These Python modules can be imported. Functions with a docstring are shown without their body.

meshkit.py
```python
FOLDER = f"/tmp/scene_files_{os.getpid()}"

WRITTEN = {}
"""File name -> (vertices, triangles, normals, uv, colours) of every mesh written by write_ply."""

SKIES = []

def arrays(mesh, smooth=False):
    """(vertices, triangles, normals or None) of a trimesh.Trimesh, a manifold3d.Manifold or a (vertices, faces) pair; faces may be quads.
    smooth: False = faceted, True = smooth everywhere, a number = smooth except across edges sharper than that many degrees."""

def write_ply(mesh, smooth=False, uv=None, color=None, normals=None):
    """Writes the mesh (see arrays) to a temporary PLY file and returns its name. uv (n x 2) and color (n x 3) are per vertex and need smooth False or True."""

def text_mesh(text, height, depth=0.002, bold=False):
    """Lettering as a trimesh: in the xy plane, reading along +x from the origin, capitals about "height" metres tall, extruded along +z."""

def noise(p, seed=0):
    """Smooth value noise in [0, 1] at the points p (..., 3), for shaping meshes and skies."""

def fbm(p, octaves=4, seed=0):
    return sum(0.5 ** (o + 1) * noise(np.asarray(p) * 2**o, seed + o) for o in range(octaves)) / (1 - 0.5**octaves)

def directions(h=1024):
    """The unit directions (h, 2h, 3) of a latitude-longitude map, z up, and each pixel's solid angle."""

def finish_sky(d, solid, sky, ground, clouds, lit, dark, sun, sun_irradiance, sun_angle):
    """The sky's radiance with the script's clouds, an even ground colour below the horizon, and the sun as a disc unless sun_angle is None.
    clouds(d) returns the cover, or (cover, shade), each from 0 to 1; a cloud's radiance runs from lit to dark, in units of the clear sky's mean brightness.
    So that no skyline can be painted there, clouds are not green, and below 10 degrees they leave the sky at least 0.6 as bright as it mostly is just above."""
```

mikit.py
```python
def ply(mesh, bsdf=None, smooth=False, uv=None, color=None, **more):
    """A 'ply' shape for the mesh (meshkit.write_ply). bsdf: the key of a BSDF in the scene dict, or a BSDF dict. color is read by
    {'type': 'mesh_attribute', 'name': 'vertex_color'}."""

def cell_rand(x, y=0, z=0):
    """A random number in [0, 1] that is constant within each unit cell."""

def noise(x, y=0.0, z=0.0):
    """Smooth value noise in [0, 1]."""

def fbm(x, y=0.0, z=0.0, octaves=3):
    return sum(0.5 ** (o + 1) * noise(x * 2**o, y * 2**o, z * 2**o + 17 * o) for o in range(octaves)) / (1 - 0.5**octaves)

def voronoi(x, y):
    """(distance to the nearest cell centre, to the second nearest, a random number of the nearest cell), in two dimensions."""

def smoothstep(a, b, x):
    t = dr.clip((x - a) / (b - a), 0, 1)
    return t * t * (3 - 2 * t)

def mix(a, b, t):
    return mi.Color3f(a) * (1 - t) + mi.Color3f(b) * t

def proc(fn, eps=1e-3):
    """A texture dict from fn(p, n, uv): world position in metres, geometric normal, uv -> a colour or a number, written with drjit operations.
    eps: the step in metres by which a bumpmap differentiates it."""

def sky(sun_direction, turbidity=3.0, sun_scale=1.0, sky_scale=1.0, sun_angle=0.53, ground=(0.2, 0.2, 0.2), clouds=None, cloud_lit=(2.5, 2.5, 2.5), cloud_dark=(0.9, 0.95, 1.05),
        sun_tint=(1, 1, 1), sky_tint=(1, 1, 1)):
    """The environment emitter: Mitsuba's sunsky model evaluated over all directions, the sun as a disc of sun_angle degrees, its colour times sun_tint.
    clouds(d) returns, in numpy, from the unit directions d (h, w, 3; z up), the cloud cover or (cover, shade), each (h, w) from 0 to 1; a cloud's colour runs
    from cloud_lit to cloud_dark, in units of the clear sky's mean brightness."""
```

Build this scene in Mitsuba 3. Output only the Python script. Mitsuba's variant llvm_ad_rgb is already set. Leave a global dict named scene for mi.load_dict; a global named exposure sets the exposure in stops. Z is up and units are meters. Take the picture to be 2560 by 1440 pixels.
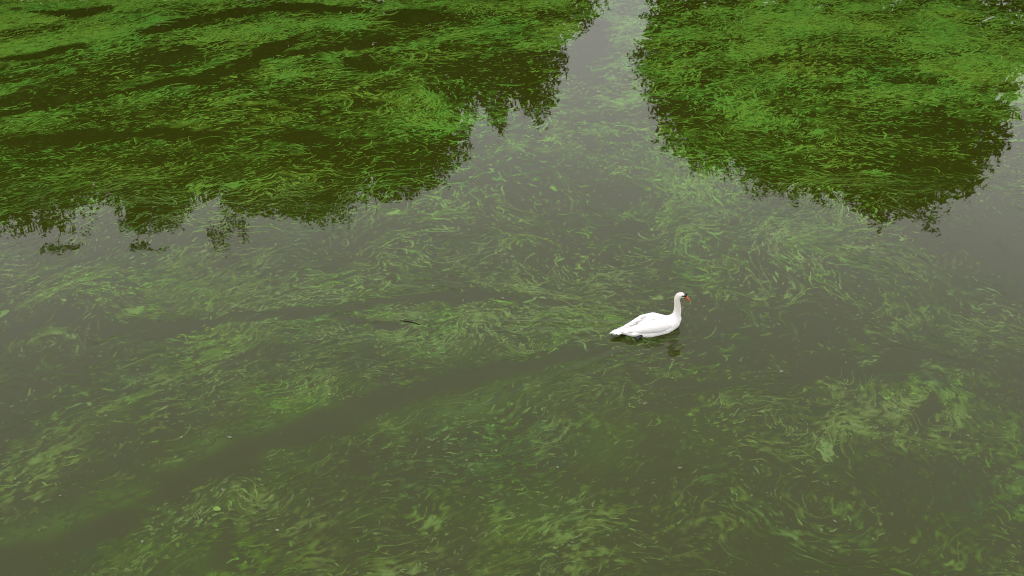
import math
import numpy as np
import trimesh
import manifold3d as m3
import mitsuba as mi
import drjit as dr
import shapely
from shapely.geometry import Polygon
from scipy.ndimage import map_coordinates, gaussian_filter, distance_transform_edt
import meshkit
import mikit

T = mi.ScalarTransform4f
scene, labels = {}, {}

# ------------------------------------------------------------------ camera, sky, exposure
EYE = 7.35                                   # a bridge deck above the water
PITCH = math.radians(33.0)
scene['camera'] = {'type': 'perspective', 'fov': 60.0, 'near_clip': 0.1, 'far_clip': 5000.0,
                   'to_world': T().look_at(origin=[0, 0, EYE], target=[0, math.cos(PITCH), EYE - math.sin(PITCH)], up=[0, 0, 1])}


def overcast(d):
    """A closed stratus deck, darker and hazier towards the horizon, with faint mottling."""
    t = np.clip((np.degrees(np.arcsin(np.clip(d[..., 2], 0, 1))) - 3) / 24, 0, 1)
    shade = 1 - t * t * (3 - 2 * t) + 0.16 * (meshkit.fbm(d * [3.0, 3.0, 6.0], 3, 5) - 0.5)
    return np.ones(t.shape), np.clip(shade, 0, 1)


scene['sky'] = mikit.sky((-0.25, -0.35, 0.9), turbidity=4, sun_scale=0.004, sun_angle=40, clouds=overcast,
                         cloud_lit=(6.05, 5.9, 6.0), cloud_dark=(1.88, 1.95, 1.82))
exposure = 1.3

# ------------------------------------------------------------------ materials
def film(r, g, b):
    """A wet film: what lies in or just under it, with water's own smooth reflection on top."""
    return {'type': 'plastic', 'int_ior': 1.333, 'ext_ior': 1.0, 'nonlinear': False, 'diffuse_reflectance': {'type': 'rgb', 'value': [r, g, b]}}


def blend(a, b, fn):
    return {'type': 'blendbsdf', 'weight': mikit.proc(fn), 'first': a, 'second': b}


def hue_of(p, n, uv):
    return dr.clip(uv.y, 0, 1)


def some(p, n, uv):
    return mikit.smoothstep(0.0, 0.36, dr.clip(uv.x, 0, 1))


def much(p, n, uv):
    return mikit.smoothstep(0.28, 1.0, dr.clip(uv.x, 0, 1))


def bleached(p, n, uv):
    return 0.64 * mikit.smoothstep(0.0, 0.50, dr.clip(uv.x, 0, 1)) * mikit.smoothstep(16.0, 12.2, p.y) * mikit.smoothstep(0.15, 0.75, mikit.fbm(p.x * 1.9, p.y * 1.9, 7.0, 3))


def tint(p, n, uv):
    return mikit.fbm(p.x * 1.3, p.y * 1.3, 0.0, 3)


def murky(p, n, uv):
    return dr.clip(uv.x, 0, 1)


scene['water_bsdf'] = {'type': 'twosided', 'inner': blend(
    blend(film(0.0255, 0.0285, 0.0032), film(0.0222, 0.0305, 0.0024), tint),           # peaty, algae-tinted water
    film(0.0430, 0.0940, 0.0120), murky)}                                             # green bloom held in it
scene['algae_bsdf'] = {'type': 'twosided', 'inner': blend(blend(
    blend(blend(film(0.0262, 0.0330, 0.0028), film(0.0500, 0.0820, 0.0070), some), film(0.1120, 0.2050, 0.0215), much),      # yellowish
    blend(blend(film(0.0225, 0.0345, 0.0026), film(0.0340, 0.0820, 0.0080), some), film(0.0640, 0.1980, 0.0235), much),      # bluish
    hue_of), film(0.1120, 0.1480, 0.0560), bleached)}       # threads out in the open bleach to a greyer green


def diffuse(fn):
    return {'type': 'twosided', 'inner': {'type': 'diffuse', 'reflectance': mikit.proc(fn)}}


def leaf_fn(a, b):
    return lambda p, n, uv: mikit.mix(a, b, mikit.noise(p.x * 1.7, p.y * 1.7, p.z * 1.7))


scene['leaf_bsdf'] = diffuse(leaf_fn((0.030, 0.060, 0.012), (0.050, 0.090, 0.018)))
scene['leaf_dark_bsdf'] = diffuse(leaf_fn((0.024, 0.050, 0.012), (0.040, 0.075, 0.016)))
scene['bark_bsdf'] = diffuse(lambda p, n, uv: mikit.mix((0.05, 0.042, 0.03), (0.11, 0.09, 0.07), mikit.fbm(p.x * 9, p.y * 9, p.z * 2.5)))
scene['bank_bsdf'] = diffuse(lambda p, n, uv: mikit.mix((0.045, 0.075, 0.02), (0.085, 0.12, 0.035), mikit.fbm(p.x * 0.7, p.y * 0.7, 0)))

rng = np.random.default_rng(11)

# ------------------------------------------------------------------ the water's slow flow
SWAN = np.array([1.912, 10.211])
HEAD = math.radians(15.8)
UX, UY = math.cos(HEAD), math.sin(HEAD)

# x, y, heading of the streaks, reach
CURRENT = [
    (-12.615, 23.488, 0.9, 1.809), (-6.852, 21.864, 0.624, 1.714), (-2.821, 21.864, 0.304, 1.714), (-8.029, 16.884, 0.406, 1.421), (-3.113, 16.884, 0.3, 1.421), (-1.988, 19.117, -0.886, 1.553),
    (-4.237, 14.537, 0.342, 1.284), (2.217, 21.864, 0.62, 1.714), (4.955, 20.416, 0.562, 1.629), (9.836, 23.488, 0.441, 1.809), (9.597, 19.62, 0.428, 1.582), (4.341, 17.296, 0.644, 1.446),
    (6.554, 16.884, -0.526, 1.421), (5.519, 16.683, 0.118, 1.41), (0.164, 16.884, 0.458, 1.421), (0.915, 15.377, 0.423, 1.333), (-6.86, 12.018, 0.926, 1.136), (-3.852, 12.781, 0.414, 1.181), (-1.859, 12.781, 0.301, 1.181),
    (0.144, 14.22, -1.259, 1.265), (1.164, 13.33, -1.044, 1.213), (2.946, 14.22, 1.153, 1.265), (1.064, 11.778, -0.369, 1.122), (-0.802, 11.545, -0.182, 1.108), (-5.727, 10.674, 0.582, 1.057),
    (-4.198, 11.545, 0.818, 1.108), (-2.266, 10.99, 0.091, 1.075), (-3.679, 9.53, 0.428, 0.99), (-4.994, 8.698, 0.592, 0.941), (-2.519, 9.102, 0.403, 0.965), (-0.974, 9.53, 0.322, 0.99),
    (-5.442, 7.958, 0.658, 0.897), (-3.798, 8.099, 0.545, 0.906), (-1.427, 8.698, 0.451, 0.941), (-3.385, 6.697, 0.681, 0.823), (-1.246, 6.988, 0.398, 0.84), (1.06, 7.958, 0.555, 0.897),
    (2.14, 8.698, 0.406, 0.941), (0.516, 6.585, 0.517, 0.817), (2.814, 9.53, 0.298, 0.99), (4.136, 11.545, -1.467, 1.108), (3.483, 10.572, 0.544, 1.051), (5.479, 13.33, 0.667, 1.213),
    (6.018, 12.519, -0.209, 1.165), (7.105, 12.781, -1.82, 1.181), (6.633, 10.883, -1.1, 1.069), (4.786, 8.543, 0.208, 0.932), (5.453, 8.698, -2.062, 0.941), (6.37, 9.619, -0.465, 0.995),
    (3.16, 8.698, 0.147, 0.941), (4.155, 8.62, 0.145, 0.936), (4.885, 7.888, 0.479, 0.893), (5.478, 7.295, 0.377, 0.858), (2.739, 7.295, 0.254, 0.858), (3.906, 7.232, -1.818, 0.855),
    (2.865, 6.529, -0.597, 0.814), (3.908, 6.641, 0.995, 0.82), (4.257, 6.26, 0.274, 0.798), (5.044, 6.156, -0.425, 0.792), (2.944, 12.915, 0.281, 1.188), (1.859, 12.781, -0.301, 1.181),
]
# x, y, radius along x, radius along y, strength (+ turns left)
EDDIES = [
    (1.989, 14.699, 1.105, 1.232, 1.6), (2.978, 12.915, 0.401, 0.541, -1.8), (5.145, 8.897, 0.465, 0.485, -2.2), (3.502, 6.87, 0.617, 0.557, 2), (-6.462, 11.043, 0.538, 0.649, -1.9),
    (6.111, 8.099, 0.341, 0.43, 1.9), (0.199, 12.781, 0.465, 0.666, -1.4), (7.477, 12.265, 0.645, 1.006, 1.2), (5.293, 17.088, 0.992, 1.138, 1.3), (-6.644, 9.985, 0.447, 0.423, -1),
    (-1.225, 12.265, 0.387, 0.502, 1.1), (5.478, 11.318, 0.548, 0.672, -1), (4.745, 12.649, 0.593, 0.788, -1.2), (-2.747, 12.519, 0.458, 0.517, 1.3), (-3.22, 7.048, 0.268, 0.362, -0.9),
    (-0.519, 10.471, 0.404, 0.402, -1.3), (5.028, 7.422, 0.369, 0.45, -1), (-5.94, 14.377, 0.435, 0.475, 0.9), (-2.03, 19.62, 0.83, 1.288, -1.2), (0.974, 11.318, 0.426, 0.447, 1),
]
# more (+) or less (-) algae: x, y, radii, amount
PATCHES = [
    (1.155, 13.189, 2.039, 1.829, 0.62), (-1.111, 11.545, 1.358, 0.691, 0.35), (-1.842, 9.985, 1.452, 0.565, 0.35), (-4.87, 11.318, 0.852, 0.559, 0.25), (-10.853, 23.081, 1.581, 1.006, 0.35),
    (-11.849, 20.692, 1.252, 0.981, 0.2), (-13.867, 25.521, 1.49, 1.589, 0.35), (-7.637, 23.662, 1.291, 0.838, 0.6), (-5.747, 20.976, 0.974, 0.687, 0.45), (-5.845, 24.938, 1.798, 0.763, 0.55), (-4.011, 25.521, 0.688, 0.872, 0.6), (-1.732, 23.837, 1.623, 1.417, 0.35),
    (-0.337, 24.938, 1.461, 1.528, 0.35), (-4.053, 20.145, 1.414, 0.671, 0.35), (-2.32, 17.945, 1.203, 0.893, 0.2), (-2.4, 22.815, 0.939, 1.317, 0.3), (-8.506, 18.17, 1.389, 0.91, 0.2), (-6.708, 15.377, 1.982, 0.526, 0.2), (-4.795, 15.032, 1.349, 0.678, 0.3),
    (-2.063, 14.699, 1.105, 0.491, 0.2), (7.247, 26.127, 2.338, 1.238, 0.1), (9.778, 24.938, 1.686, 1.528, -0.25), (10.909, 20.976, 1.266, 1.435, -0.25), (4.478, 20.416, 1.143, 1.928, 0.25),
    (5.594, 17.296, 1.67, 1.266, 0.25), (12.295, 23.488, 1.283, 1.382, -0.1), (1.927, 20.692, 0.674, 4.931, -0.75), (1.169, 17.296, 0.918, 1.054, -0.2), (7.734, 12.265, 0.709, 2.164, -0.75), (6.985, 13.33, 1.027, 0.851, -0.6),
    (5.745, 10.883, 0.888, 0.956, -0.25), (-6.253, 9.355, 0.802, 0.604, -0.8), (-7.504, 12.781, 1.195, 0.466, -0.45), (-4.607, 12.14, 0.512, 0.371, -0.3), (0.107, 9.355, 1.336, 0.345, -0.3), (2.675, 10.273, 0.683, 0.587, -0.5), (2.027, 9.709, 0.548, 0.272, -0.5),
    (3.461, 9.985, 0.67, 0.471, -0.35), (4.972, 8.777, 0.564, 0.476, 0.8), (5.708, 8.698, 0.255, 0.707, 0.55), (4.275, 7.923, 0.624, 0.348, 0.6), (3.532, 6.754, 0.567, 0.633, 0.25), (6.102, 8.028, 0.242, 0.425, 0.6),
    (3.174, 7.751, 0.758, 0.407, 0.1), (1.541, 7.958, 0.819, 0.49, 0.35), (0.171, 6.529, 0.727, 0.553, 0.25), (-2.158, 7.109, 0.899, 0.611, -0.2), (-1.197, 6.529, 0.77, 0.442, -0.15),
    (2.379, 6.26, 0.501, 0.316, -0.4), (4.812, 6.585, 0.644, 0.502, 0), (-5.325, 7.684, 0.942, 0.402, 0.45), (-4.07, 9.019, 1.357, 0.493, 0.35), (-7.531, 11.545, 0.617, 0.46, 0.3), (-6.635, 11.318, 0.487, 0.335, 0.55),
    (4.029, 13.914, 0.848, 1.059, 0.2), (0.98, 10.471, 0.692, 0.402, 0.25), (2.395, 8.698, 0.612, 0.314, 0.1), (1.972, 14.537, 0.657, 0.645, -0.15), (-3.378, 16.486, 1.045, 0.586, -0.2), (-7.711, 16.683, 1.461, 0.437, -0.3), (-6.011, 17.296, 1.002, 0.421, -0.3), (-2.945, 13.764, 0.701, 0.445, -0.1),
]
# lanes of clear water: x, y, half width
LANES = [
    [(1.5, 9.911, 0.056), (0.928, 9.655, 0.116), (0.107, 9.373, 0.145), (-0.68, 9.06, 0.171), (-1.434, 8.761, 0.187), (-2.148, 8.429, 0.2), (-2.806, 8.014, 0.222), (-3.403, 7.551, 0.232), (-3.945, 7.079, 0.214), (-4.447, 6.641, 0.21), (-4.925, 6.26, 0.201), (-5.519, 5.954, 0.205)],
    [(-7.235, 9.939, 0.084), (-6.866, 10.352, 0.108), (-6.581, 10.623, 0.122), (-6.055, 10.471, 0.08), (-5.606, 10.195, 0.096), (-5.07, 10.118, 0.105), (-4.568, 10.322, 0.107), (-4.157, 10.491, 0.11), (-3.49, 10.602, 0.091), (-2.638, 10.726, 0.083), (-2.084, 10.968, 0.096), (-1.379, 11.076, 0.086), (-0.18, 11.098, 0.076), (1.003, 10.83, 0.052)],
    [(-2.621, 10.623, 0.041), (-2.003, 10.352, 0.069), (-1.539, 10.293, 0.068), (-1.117, 9.985, 0.047)],
    [(1.545, 9.312, 0.051), (1.884, 9.06, 0.082), (2.282, 8.937, 0.089), (2.71, 9.003, 0.098), (3.216, 8.937, 0.057), (3.85, 9.168, 0.108), (4.207, 9.486, 0.113), (4.303, 9.27, 0.093), (4.705, 9.202, 0.1), (5.084, 9.373, 0.145), (5.43, 9.727, 0.135), (5.709, 9.601, 0.071), (6.177, 9.425, 0.061), (6.853, 9.27, 0.068)],
    [(-8.896, 19.723, 0.103), (-8.295, 20.145, 0.265), (-7.449, 20.471, 0.326), (-6.736, 21.412, 0.408), (-6.225, 22.652, 0.447), (-5.916, 23.662, 0.208)],
    [(-11.283, 18.17, 0.158), (-10.355, 18.825, 0.167), (-9.405, 19.366, 0.15), (-8.803, 19.723, 0.129)],
    [(-12.898, 21.864, 0.122), (-12.029, 22.174, 0.218), (-11.444, 22.981, 0.231)],
    [(-9.925, 24.377, 0.255), (-9.222, 25.324, 0.462), (-7.928, 26.045, 0.365), (-6.296, 26.63, 0.295), (-4.454, 26.21, 0.206)],
    [(-3.461, 25.72, 0.552), (-2.589, 25.64, 0.626)], [(-5.742, 22.331, 0.22), (-4.394, 22.881, 0.326), (-3.442, 23.662, 0.208)], [(-4.031, 21.864, 0.303), (-3.644, 21.265, 0.289)],
    [(-4.507, 17.088, 0.204), (-4.198, 16.985, 0.182)], [(-8.867, 21.864, 0.273), (-8.454, 22.815, 0.228)], [(-14.027, 26.127, 0.164), (-12.491, 25.801, 0.359), (-12.084, 26.545, 0.252)], [(-3.081, 6.697, 0.04), (-3.021, 6.474, 0.065), (-3.059, 6.156, 0.082)],
    [(-10.486, 16.884, 0.181), (-8.89, 16.985, 0.242), (-7.18, 17.296, 0.249), (-6.256, 16.985, 0.182)], [(1.576, 21.265, 0.347), (2.473, 24.938, 0.376)],
    [(4.967, 8.099, 0.057), (5.32, 8.62, 0.077), (5.072, 8.244, 0.102)], [(3.967, 7.422, 0.045), (4.004, 6.988, 0.059)], [(1.507, 13.33, 0.14), (1.753, 13.051, 0.163), (2.191, 13.33, 0.14)],
]
# strands that the eddies have drawn out: x, y, half width
STRANDS = [
    [(4.984, 9.168, 0.042), (5.217, 9.27, 0.051), (5.301, 9.102, 0.05), (5.161, 8.817, 0.048)], [(4.459, 8.777, 0.04), (4.688, 8.698, 0.055), (4.909, 8.605, 0.054), (5.222, 8.761, 0.039), (5.452, 9.019, 0.033)],
    [(5.63, 8.857, 0.032), (5.334, 8.467, 0.038), (5.056, 8.229, 0.036), (4.813, 8.078, 0.057), (4.561, 7.986, 0.056), (4.29, 8.042, 0.042)], [(5.428, 9.691, 0.036), (5.577, 9.512, 0.035), (5.709, 9.304, 0.026)],
    [(5.96, 9.27, 0.051), (5.727, 8.817, 0.071), (5.604, 8.429, 0.045), (5.402, 8.186, 0.043), (5.167, 8.114, 0.029)], [(4.191, 8.186, 0.029), (3.932, 8.028, 0.035), (3.735, 7.854, 0.062), (3.699, 7.604, 0.053)],
    [(4.087, 7.617, 0.026), (4.01, 7.326, 0.025), (3.856, 7.079, 0.042), (3.75, 6.917, 0.035)], [(4.033, 6.917, 0.029), (3.901, 6.585, 0.028), (3.728, 6.324, 0.032)], [(2.731, 6.596, 0.022), (2.976, 6.464, 0.027), (3.19, 6.324, 0.027), (3.411, 6.292, 0.032)],
    [(2.846, 6.8, 0.035), (2.958, 6.641, 0.034)], [(6.3, 8.392, 0.06), (6.055, 8.135, 0.057), (6.035, 7.888, 0.055)], [(4.621, 7.819, 0.055), (4.394, 7.651, 0.046)],
    [(-5.92, 8.777, 0.047), (-5.608, 8.954, 0.057), (-5.328, 9.143, 0.042)], [(-5.875, 7.751, 0.034), (-5.691, 8.085, 0.043), (-5.66, 8.467, 0.038), (-5.578, 8.817, 0.032)], [(-5.957, 7.435, 0.038), (-5.673, 7.519, 0.033), (-5.431, 7.819, 0.034)],
    [(-7.226, 10.883, 0.074), (-6.988, 11.152, 0.087), (-6.889, 11.487, 0.091), (-6.659, 11.602, 0.081), (-6.339, 11.262, 0.055)], [(-5.244, 8.429, 0.03), (-4.965, 8.62, 0.046), (-4.627, 8.817, 0.04)], [(-5.631, 10.572, 0.081), (-5.412, 10.778, 0.062)], [(-5.323, 10.521, 0.05), (-5.091, 10.695, 0.062)],
    [(0.945, 15.203, 0.103), (1.15, 14.22, 0.108), (1.317, 13.545, 0.101), (1.523, 13.12, 0.083)], [(3.144, 14.781, 0.082), (2.732, 13.839, 0.089), (2.446, 13.189, 0.069)], [(-0.287, 14.22, 0.093), (-0.139, 13.617, 0.087)], [(1.836, 13.545, 0.072), (2.188, 13.884, 0.06)],
    [(2.789, 12.781, 0.079), (3.121, 13.162, 0.097), (3.245, 12.915, 0.081), (3.053, 12.584, 0.078)], [(-1.602, 10.352, 0.039), (-1.232, 10.033, 0.057), (-0.942, 9.873, 0.055)], [(-1.294, 9.781, 0.064), (-0.938, 9.818, 0.055)], [(-2.184, 10.421, 0.03), (-1.815, 10.224, 0.029)],
    [(3.535, 10.674, 0.041), (3.892, 10.936, 0.053), (4.247, 11.152, 0.033)], [(4.287, 12.14, 0.037), (4.383, 11.66, 0.035), (4.323, 11.098, 0.033)], [(4.617, 12.915, 0.04), (4.61, 12.391, 0.038), (4.602, 11.778, 0.035)], [(3.598, 12.519, 0.039), (4.213, 13.189, 0.056), (4.663, 13.764, 0.044)],
    [(5.753, 11.152, 0.076), (5.648, 10.778, 0.073)], [(6.79, 11.545, 0.057), (6.724, 11.098, 0.054)], [(5.623, 10.471, 0.06), (5.844, 10.521, 0.04), (5.75, 10.352, 0.03)], [(7.659, 11.043, 0.043), (7.27, 10.726, 0.041), (6.843, 10.176, 0.058)], [(6.269, 9.892, 0.046), (6.43, 9.754, 0.045)],
    [(-12.995, 22.491, 0.317), (-12.179, 22.981, 0.263), (-11.295, 23.662, 0.208)], [(-11.765, 22.75, 0.259), (-11.476, 23.317, 0.403), (-10.807, 24.377, 0.218), (-10.199, 25.521, 0.236)], [(-9.276, 22.174, 0.248), (-8.504, 22.981, 0.296), (-7.793, 23.837, 0.418), (-7.058, 24.377, 0.326)], [(-10.285, 21.119, 0.144), (-9.763, 21.561, 0.149)],
    [(-7.392, 20.279, 0.135), (-6.501, 21.265, 0.174), (-5.301, 22.174, 0.187), (-3.966, 22.815, 0.163)], [(-5.202, 20.692, 0.139), (-4.373, 20.918, 0.17), (-3.722, 21.119, 0.115)], [(-0.683, 25.324, 0.31), (-0.108, 23.837, 0.28), (0.211, 23.148, 0.267)], [(-3.117, 20.976, 0.142), (-2.491, 20.553, 0.165), (-2.03, 19.62, 0.153), (-1.505, 18.634, 0.118)],
    [(6.897, 26.127, 0.367), (8.111, 26.758, 0.507), (9.608, 26.974, 0.514)], [(4.721, 24.938, 0.264), (5.962, 26.127, 0.367)], [(4.636, 17.508, 0.107), (5.328, 17.945, 0.133), (5.958, 17.725, 0.109)], [(4.941, 16.293, 0.095), (5.444, 16.389, 0.096), (6.059, 16.584, 0.078)], [(11.084, 21.864, 0.213), (11.456, 21.561, 0.296), (10.557, 20.145, 0.213)],
]
# green bloom held under the surface: x, y, radii, density
BLOOM = [
    (-2.536, 8.636, 0.457, 0.202, 0.98), (-2.922, 8.318, 0.347, 0.163, 0.91), (-3.334, 8.186, 0.245, 0.13, 1.04), (-3.678, 7.854, 0.287, 0.151, 0.85), (-3.87, 7.551, 0.233, 0.171, 0.65), (-4.327, 7.018, 0.268, 0.132, 0.78), (-4.748, 6.743, 0.261, 0.114, 0.78),
    (-5.148, 6.474, 0.255, 0.137, 0.78), (-4.739, 6.313, 0.21, 0.127, 0.52), (0.806, 9.425, 0.215, 0.122, 0.91), (0.262, 9.06, 0.419, 0.165, 0.78), (-0.205, 8.777, 0.461, 0.174, 0.65), (-0.751, 8.467, 0.451, 0.189, 0.52), (-1.625, 8.244, 0.394, 0.183, 0.33),
    (-2.719, 7.617, 0.281, 0.172, 0.59), (-3.287, 7.048, 0.134, 0.211, 0.72), (-3.659, 6.474, 0.17, 0.164, 0.91), (-3.762, 6.156, 0.248, 0.206, 0.98), (-3.225, 6.156, 0.165, 0.206, 0.65), (-5.03, 8.392, 0.199, 0.225, 0.33), (1.753, 8.099, 0.73, 0.322, 0.29),
    (1.232, 7.751, 0.379, 0.237, 0.27), (0.214, 6.529, 0.556, 0.442, 0.27), (-0.986, 9.709, 0.383, 0.127, 0.98), (-1.323, 9.8, 0.276, 0.11, 0.78), (-0.555, 9.892, 0.333, 0.13, 0.65), (-4.706, 10.778, 0.647, 0.188, 0.52), (-3.447, 10.936, 0.713, 0.149, 0.52), (-0.755, 10.572, 0.348, 0.163, 0.65), (-2.281, 11.098, 0.6, 0.152, 0.39),
    (4.875, 8.937, 0.571, 0.227, 0.12), (5.708, 8.698, 0.204, 0.471, 0.08), (2.992, 9.102, 0.787, 0.166, 0.07), (4.597, 6.585, 0.516, 0.502, 0.07), (2.789, 12.781, 1.195, 0.666, 0.03), (1.129, 12.781, 0.996, 0.8, 0.03), (-9.99, 22.174, 2.039, 0.941, 0.08),
    (-11.625, 20.416, 1.429, 1.098, 0.09), (-7.499, 23.148, 1.267, 0.943, 0.1), (-5.771, 24.562, 1.665, 0.818, 0.09), (-4.097, 20.416, 1.715, 0.822, 0.07), (-8.422, 17.945, 2.149, 1.117, 0.08), (-1.814, 21.864, 2.015, 1.846, 0.07), (6.969, 24.938, 3.372, 1.528, 0.07), (10.672, 20.416, 1.429, 1.65, 0.08),
    (4.699, 19.117, 1.807, 1.984, 0.06), (-4.714, 14.699, 1.473, 0.655, 0.06), (0.797, 10.273, 0.854, 0.391, 0.07), (-4.053, 8.62, 1.267, 0.465, 0.04), (-5.213, 7.422, 0.923, 0.45, 0.06), (1.553, 9.892, 0.333, 0.13, 0.08), (3.723, 7.684, 0.283, 0.268, 0.07),
]

GX0, GX1, GY0, GY1, GS = -19.5, 19.5, 3.5, 30.5, 0.06
gx, gy = np.arange(GX0, GX1, GS), np.arange(GY0, GY1, GS)
QX, QY = np.meshgrid(gx, gy)


def smooth_noise(cell, seed, rot=0.4):
    c, s = math.cos(rot), math.sin(rot)
    x, y = QX * c + QY * s, QY * c - QX * s
    f = meshkit.fbm(np.stack([x / cell, y / cell, 0 * x], -1), 3, seed)
    return (f - f.mean()) / f.std()


def grid_at(a, x, y):
    return map_coordinates(a, [(y - GY0) / GS, (x - GX0) / GS], order=1, mode='nearest')


num, den = np.zeros(QX.shape, complex), np.full(QX.shape, 1e-9)
for x, y, a, r in CURRENT:
    w = 1 / (((QX - x) ** 2 + (QY - y) ** 2) / r ** 2 + 0.25) ** 2
    num += w * np.exp(2j * a)
    den += w
ang = np.angle(num) / 2
ang = np.where(ang < -1.35, ang + np.pi, ang)
VX, VY = np.cos(ang), np.sin(ang)
WILD = np.clip(0.38 + 0.9 * np.exp(-((QX - 1.2) / 3.2) ** 2 - ((QY - 14.5) / 2.6) ** 2) + 0.6 * np.exp(-((QX - 5.5) / 3.0) ** 2 - ((QY - 8.5) / 3.0) ** 2), 0, 1)
psi = smooth_noise(0.8, 3) * 0.16 + smooth_noise(2.0, 4) * 0.25
py_, px_ = np.gradient(psi, GS)
VX = VX + WILD * py_ * 1.3
VY = VY - WILD * px_ * 1.3
for x, y, sx, sy, s in EDDIES:
    u, v = (QX - x) / sx, (QY - y) / sy
    g = s * 1.9 * np.exp(-(u * u + v * v) * 0.9)
    VX = VX - g * v
    VY = VY + g * u * sy / sx
sp = np.hypot(VX, VY) + 1e-6
VX, VY = VX / sp, VY / sp

TAB = [gaussian_filter(np.random.default_rng(100 + k).standard_normal((1024, 1024)), 0.75, mode='wrap') for k in range(5)]
TAB = [(t / t.std()).astype(np.float32) for t in TAB]


def tab_at(k, x, y, cell):
    return map_coordinates(TAB[k], [(y / cell) % 1024, (x / cell) % 1024], order=1, mode='grid-wrap')


def streak(k, x, y, cell, steps, h):
    """Noise smeared along the flow, up and down stream: filaments that follow every eddy."""
    total = tab_at(k, x, y, cell)
    for sign in (1, -1):
        px, py = x.copy(), y.copy()
        for i in range(steps):
            dx, dy = grid_at(VX, px, py), grid_at(VY, px, py)
            px += sign * h * dx
            py += sign * h * dy
            total += tab_at(k, px, py, cell) * (1 - (i + 1) / (steps + 1.5)) ** 0.5
    return total / total.std()


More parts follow.
